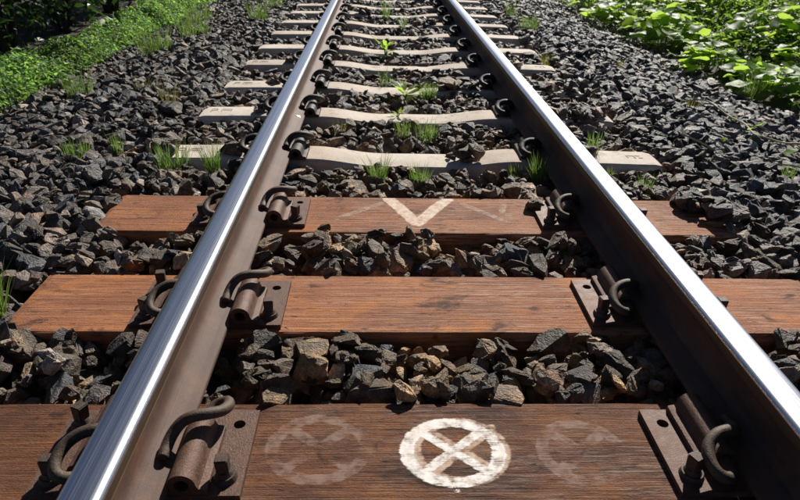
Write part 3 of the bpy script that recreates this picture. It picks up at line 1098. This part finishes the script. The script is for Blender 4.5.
# leaf outlines
def leaf_mesh(name, kind, seed=0):
    r = random.Random(seed)
    if kind == 'broad':
        o = [(0, .0), (.12, -.07), (.29, -.06), (.43, .08), (.50, .25), (.50, .44), (.43, .60), (.32, .75), (.17, .89), (0, .98)]
    elif kind == 'oval':
        o = [(0, 0), (.14, .08), (.26, .28), (.28, .5), (.2, .74), (.09, .92), (0, 1.0)]
    else:
        o = [(0, 0), (.06, .15), (.085, .4), (.07, .7), (0, 1)]
    o = [(x*r.uniform(.92, 1.08), y) for x, y in o]
    V, F = [], []
    n = len(o)
    cup = r.uniform(.06, .2)
    droop = r.uniform(.05, .2)
    def zz(x, y): return abs(x)*cup - droop*y*y + .03*math.sin(y*9+x*6+seed)
    for x, y in o: V.append((0, y, zz(0, y)))
    for s in (1, -1):
        mid0 = len(V)
        for x, y in o: V.append((s*x*.55, y, zz(x*.55, y)))
        out0 = len(V)
        for x, y in o: V.append((s*x, y, zz(x, y)+.02*math.sin(7*y+s)))
        for k in range(n-1):
            for a0, b0 in ((0, mid0), (mid0, out0)):
                f = (a0+k, b0+k, b0+k+1, a0+k+1)
                F.append(f if s > 0 else f[::-1])
    me = bpy.data.meshes.new(name)
    me.from_pydata(V, [], F)
    bm = bmesh.new(); bm.from_mesh(me); bmesh.ops.remove_doubles(bm, verts=bm.verts, dist=1e-5); bm.to_mesh(me); bm.free()
    for p in me.polygons: p.use_smooth = True
    return me

ME_BL = [leaf_mesh('leaf', 'broad', k) for k in range(6)]
for m in ME_BL: m.materials.append(M_broad)
ME_OV = [leaf_mesh('leaf', 'oval', k) for k in range(4)]
for m in ME_OV: m.materials.append(M_broad)

# weeds with a few oval leaves in the track
def weed(x, y, n, size, label, seed, h=.05):
    r = random.Random(seed)
    root = empty('leafy_weed', (x, y, surf(x, y)-.01))
    tag(root, label, 'weed', 'leafy weeds between the rails')
    V, F = [], []
    for k in range(n):
        a = 6.28*k/n+r.gauss(0, .3)
        hz = h*r.uniform(.3, 1.1)
        e = Vector((math.cos(a)*.012, math.sin(a)*.012, hz))
        v, f = tube([Vector((0, 0, 0)), e*.5+Vector((0, 0, .005)), e], .0018, 5)
        F += [tuple(i+len(V) for i in q) for q in f]; V += v
        l = child('leaf', ME_OV[k % 4], root, e, a-math.pi/2, r.uniform(.1, .9), r.gauss(0, .2))
        s = size*r.uniform(.65, 1.1); l.scale = (s*.5, s*.9, s)
    me = bpy.data.meshes.new('stem'); me.from_pydata(V, [], F)
    link('stem', me, root, [M_stem])
weed(.0, 3.55, 9, .13, 'bright broad-leaved weed growing by the third concrete sleeper mid-track', 3, .05)
weed(-.10, 4.80, 8, .13, 'bright leafy weed farther along the middle of the track', 4, .09)
weed(-.05, 3.2, 6, .05, 'little leafy weed on the second concrete sleeper', 5, .03)

# runners creeping over the right shoulder
def runner(pts, leaves, label):
    root = empty('creeping_runner', (pts[0][0], pts[0][1], 0))
    tag(root, label, 'vine', 'creeping runners on the right shoulder')
    P = [Vector((x, y, surf(x, y)+.036+.008*math.sin(k*2.1))) - root.location for k, (x, y) in enumerate(pts)]
    path = catmull(P, 6)
    V, F = tube(path, .0045, 6)
    me = bpy.data.meshes.new('stem'); me.from_pydata(V, [], F)
    link('stem', me, root, [M_runner])
    for k, (x, y, s) in enumerate(leaves):
        l = child('leaf', ME_BL[k % 6], root, Vector((x, y, surf(x, y)+.05))-root.location, random.uniform(0, 6), R(35), R(random.uniform(-30, 30)))
        l.scale = (s, s, s)
runner([(1.66, 3.70), (1.74, 3.62), (1.77, 3.40), (1.75, 3.2), (1.72, 3.05), (1.70, 2.92), (1.85, 2.98), (2.0, 3.05), (2.3, 3.12), (2.7, 3.3)], [(1.76, 3.36, .045), (1.68, 2.98, .06), (1.62, 2.93, .04)], 'upper creeping runner with an angled pale stem on the right shoulder')
runner([(1.19, 2.70), (1.25, 2.64), (1.41, 2.56), (1.5, 2.50), (1.60, 2.43), (1.8, 2.35), (2.2, 2.3), (2.7, 2.5)], [(1.33, 2.6, .02), (1.57, 2.53, .055)], 'lower creeping runner with a nearly straight pale stem on the right shoulder')

# broad-leaved vines at the right
def vine(x, y, n, rx, ry, h, label, seed, size=(.10, .165), zb=-.21):
    r = random.Random(seed)
    root = empty('broad_leaved_vine', (x, y, zb))
    tag(root, label, 'vine', 'broad-leaved vines along the right side')
    V, F = [], []
    for k in range(n):
        a = r.uniform(0, 6.28); d = math.sqrt(r.random())
        e = Vector((rx*d*math.cos(a), ry*d*math.sin(a), h*.85*(1-.55*d*d)*r.uniform(.35, 1.15)))
        st = Vector((e.x*.6, e.y*.6, 0))
        v, f = tube(catmull([st, st*.5+e*.5+Vector((0, 0, .05)), e], 4), .0028, 5)
        F += [tuple(i+len(V) for i in q) for q in f]; V += v
        # blades face up and lean towards the light (ahead and right) or outwards
        yaw = r.uniform(0, 6.28)
        l = child('leaf', ME_BL[r.randrange(6)], root, e, yaw, r.gauss(-.05, .24), r.gauss(0, .24))
        s = r.uniform(*size); l.scale = (s, s, s)
    me = bpy.data.meshes.new('stem'); me.from_pydata(V, [], F)
    link('stem', me, root, [M_stem])
vine(2.78, 4.72, 55, .30, .36, .20, 'broad-leaved vine clump nearest the camera at the right picture edge', 1, (.09, .15))
vine(2.62, 5.45, 55, .26, .34, .24, 'broad-leaved vine clump reaching over the stones, just left of the nearest clump', 2, (.10, .16))
vine(2.75, 6.6, 95, .38, .50, .36, 'bright broad-leaved vine clump in the middle of the right bank edge', 3)
vine(2.75, 7.8, 110, .42, .65, .40, 'far broad-leaved vine clump with leaves spilling onto the stones', 4)
vine(2.85, 9.3, 70, .55, .8, .42, 'farthest broad-leaved vine clump at the top of the picture', 5)
vine(3.7, 6.3, 130, .55, .6, .44, 'broad-leaved vine clump set back from the stones behind the middle one', 6)
vine(3.85, 7.8, 150, .7, .8, .5, 'large broad-leaved vine mass far back on the right bank', 7)
vine(3.55, 5.2, 90, .42, .5, .34, 'broad-leaved vine clump at the right edge, behind the nearest one', 8)
vine(4.9, 7.0, 130, .7, .9, .5, 'broad-leaved vine mass in the top right corner', 9)
vine(4.3, 9.6, 80, .9, .9, .5, 'broad-leaved vine mass beyond the top right of the track', 10)

# joined small foliage
def leaf_cloud(P, Nn, size, kind_ratio=.5, seed=0, tintv=None):
    """P (n,3) bases, Nn (n,3) facing; each leaf is a folded blade of 2 quads"""
    r = np.random.default_rng(seed)
    n = len(P)
    Nn = Nn/np.linalg.norm(Nn, axis=1, keepdims=True)
    t = r.normal(size=(n, 3)); t -= Nn*(t*Nn).sum(1, keepdims=True); t /= np.linalg.norm(t, axis=1, keepdims=True)
    s = np.cross(Nn, t)
    L = size*r.uniform(.6, 1.25, n)[:, None]
    W = L*kind_ratio*r.uniform(.8, 1.2, n)[:, None]
    fold = r.uniform(.05, .25, n)[:, None]*W
    dr = r.uniform(.05, .3, n)[:, None]*L
    v0 = P; v1 = P+t*L*.5+Nn*0; v2 = P+t*L-Nn*dr
    a1 = P+t*L*.3+s*W*.5+Nn*fold; a2 = P+t*L*.72+s*W*.36+Nn*(fold-dr*.4)
    b1 = P+t*L*.3-s*W*.5+Nn*fold; b2 = P+t*L*.72-s*W*.36+Nn*(fold-dr*.4)
    V = np.stack([v0, a1, a2, v2, b2, b1, v1], 1).reshape(-1, 3)
    k = np.arange(n)*7
    F = np.concatenate([np.stack([k, k+1, k+2, k+6], 1), np.stack([k+6, k+2, k+3, k+4], 1), np.stack([k, k+6, k+4, k+5], 1)])
    tv = np.repeat((tintv if tintv is not None else r.uniform(.6, 1.35, n)[:, None]*np.ones(3)), 7, axis=0)
    return V, F, tv

# left bank of small bright leaves
def bank(n, seed):
    r = np.random.default_rng(seed)
    y = r.uniform(2.5, 12, n)
    x0 = -2.30-.22*(value_noise(y*1.7, y*0, 3)-.3)-.1*(value_noise(y*6, y*0, 8)-.5)
    wdt = .24+.22*value_noise(y*.9, y*0+4, 5)
    u = r.random(n)**.85
    x = x0-u*wdt
    top = (.03+.17*np.clip(u*1.7, 0, 1)**.8)*(0.55+.75*value_noise(x*3.1, y*3.1, 12))
    z = -.215+top*(.35+.65*r.random(n)**.45)
    P = np.stack([x, y, z], 1)
    Nn = np.stack([r.normal(.25, .5, n), r.normal(-.15, .5, n), np.abs(r.normal(.9, .35, n))], 1)
    br = (.55+.8*r.random(n))*(.7+.5*value_noise(x*4, y*4, 15))
    yel = r.random(n)[:, None] < .1
    tv = br[:, None]*np.where(yel, np.array([1.35, 1.12, .8]), np.array([1, 1, 1.]))
    return leaf_cloud(P, Nn, .038, .5, seed, tv)
V, F, tv = bank(34000, 5)
o = link('leafy_ground_cover', mesh_np('leafy_ground_cover', V, F, tv), None, [M_cover])
tag(o, 'bank of small bright green leaves along the left edge of the stones', 'ground cover', kind='stuff')

# right undergrowth below and between the vines
def under(n, seed):
    r = np.random.default_rng(seed)
    y = r.uniform(3.2, 13, n)
    x0 = 2.62+.3*(value_noise(y*1.3, y*0, 23)-.3)
    x = x0+r.random(n)**.8*4.4
    u = np.clip((x-x0)/1.2, 0, 1)
    top = (.03+.36*u)*(0.5+.8*value_noise(x*2.2, y*2.2, 32))
    z = -.215+top*(.2+.8*r.random(n)**.6)
    P = np.stack([x, y, z], 1)
    Nn = np.stack([r.normal(0, .5, n), r.normal(0, .5, n), np.abs(r.normal(.9, .4, n))], 1)
    tv = ((.45+.8*r.random(n))*(.6+.6*value_noise(x*2.5, y*2.5, 35)))[:, None]*np.ones(3)
    return leaf_cloud(P, Nn, .075, .5, seed, tv)
V, F, tv = under(36000, 6)
o = link('leafy_undergrowth', mesh_np('leafy_undergrowth', V, F, tv), None, [M_under])
tag(o, 'mixed green undergrowth below the broad leaves on the right', 'undergrowth', kind='stuff')

# dark shrubs behind the left bank
def shrub(x, y, rad, h, n, label, seed):
    r = np.random.default_rng(seed)
    root = empty('shrub', (x, y, -.21))
    tag(root, label, 'shrub', 'dark shrubs behind the left bank')
    rr = random.Random(seed)
    V, F = [], []
    ends = []
    for k in range(7):
        a = 6.28*k/7+rr.uniform(-.3, .3)
        e = Vector((math.cos(a)*rad*.7, math.sin(a)*rad*.7, h*rr.uniform(.55, .9)))
        path = catmull([Vector((math.cos(a)*.06, math.sin(a)*.06, 0)), e*.35+Vector((0, 0, h*.1)), e*.7, e], 5)
        v, f = tube(path, [.028*(1-.8*i/len(path)) for i in range(len(path))], 7)
        F += [tuple(i+len(V) for i in q) for q in f]; V += v
        for q in range(5):
            p = path[int(len(path)*(.3+.13*q))]
            e2 = p+Vector((rr.gauss(0, .35)*rad, rr.gauss(0, .35)*rad, rr.uniform(-.1, .35)*h*.4))
            v, f = tube([p, (p+e2)/2+Vector((0, 0, .05)), e2], [.009, .006, .003], 5)
            F += [tuple(i+len(V) for i in q2) for q2 in f]; V += v
            ends.append(e2)
    me = bpy.data.meshes.new('stems'); me.from_pydata(V, [], F)
    link('stems', me, root, [M_bark])
    # leaves in clumps round twig ends and through the crown
    ends = np.array([e[:] for e in ends])
    m = n
    ce = ends[r.integers(0, len(ends), m)]+r.normal(0, .16, (m, 3))
    q = r.normal(size=(m, 3)); q /= np.linalg.norm(q, axis=1, keepdims=True)
    q *= (r.random(m)**.45)[:, None]
    vol = q*np.array([rad, rad, h*.52])+np.array([0, 0, h*.52])
    P = np.where((r.random(m) < .55)[:, None], ce, vol)
    P[:, 2] = np.clip(P[:, 2], .03, None)
    Nn = r.normal(0, .6, (m, 3))+np.array([0, 0, .8])
    V, F, tv = leaf_cloud(P, Nn, .085, .5, seed)
    link('leaves', mesh_np('leaves', V, F, tv), root, [M_shrub])
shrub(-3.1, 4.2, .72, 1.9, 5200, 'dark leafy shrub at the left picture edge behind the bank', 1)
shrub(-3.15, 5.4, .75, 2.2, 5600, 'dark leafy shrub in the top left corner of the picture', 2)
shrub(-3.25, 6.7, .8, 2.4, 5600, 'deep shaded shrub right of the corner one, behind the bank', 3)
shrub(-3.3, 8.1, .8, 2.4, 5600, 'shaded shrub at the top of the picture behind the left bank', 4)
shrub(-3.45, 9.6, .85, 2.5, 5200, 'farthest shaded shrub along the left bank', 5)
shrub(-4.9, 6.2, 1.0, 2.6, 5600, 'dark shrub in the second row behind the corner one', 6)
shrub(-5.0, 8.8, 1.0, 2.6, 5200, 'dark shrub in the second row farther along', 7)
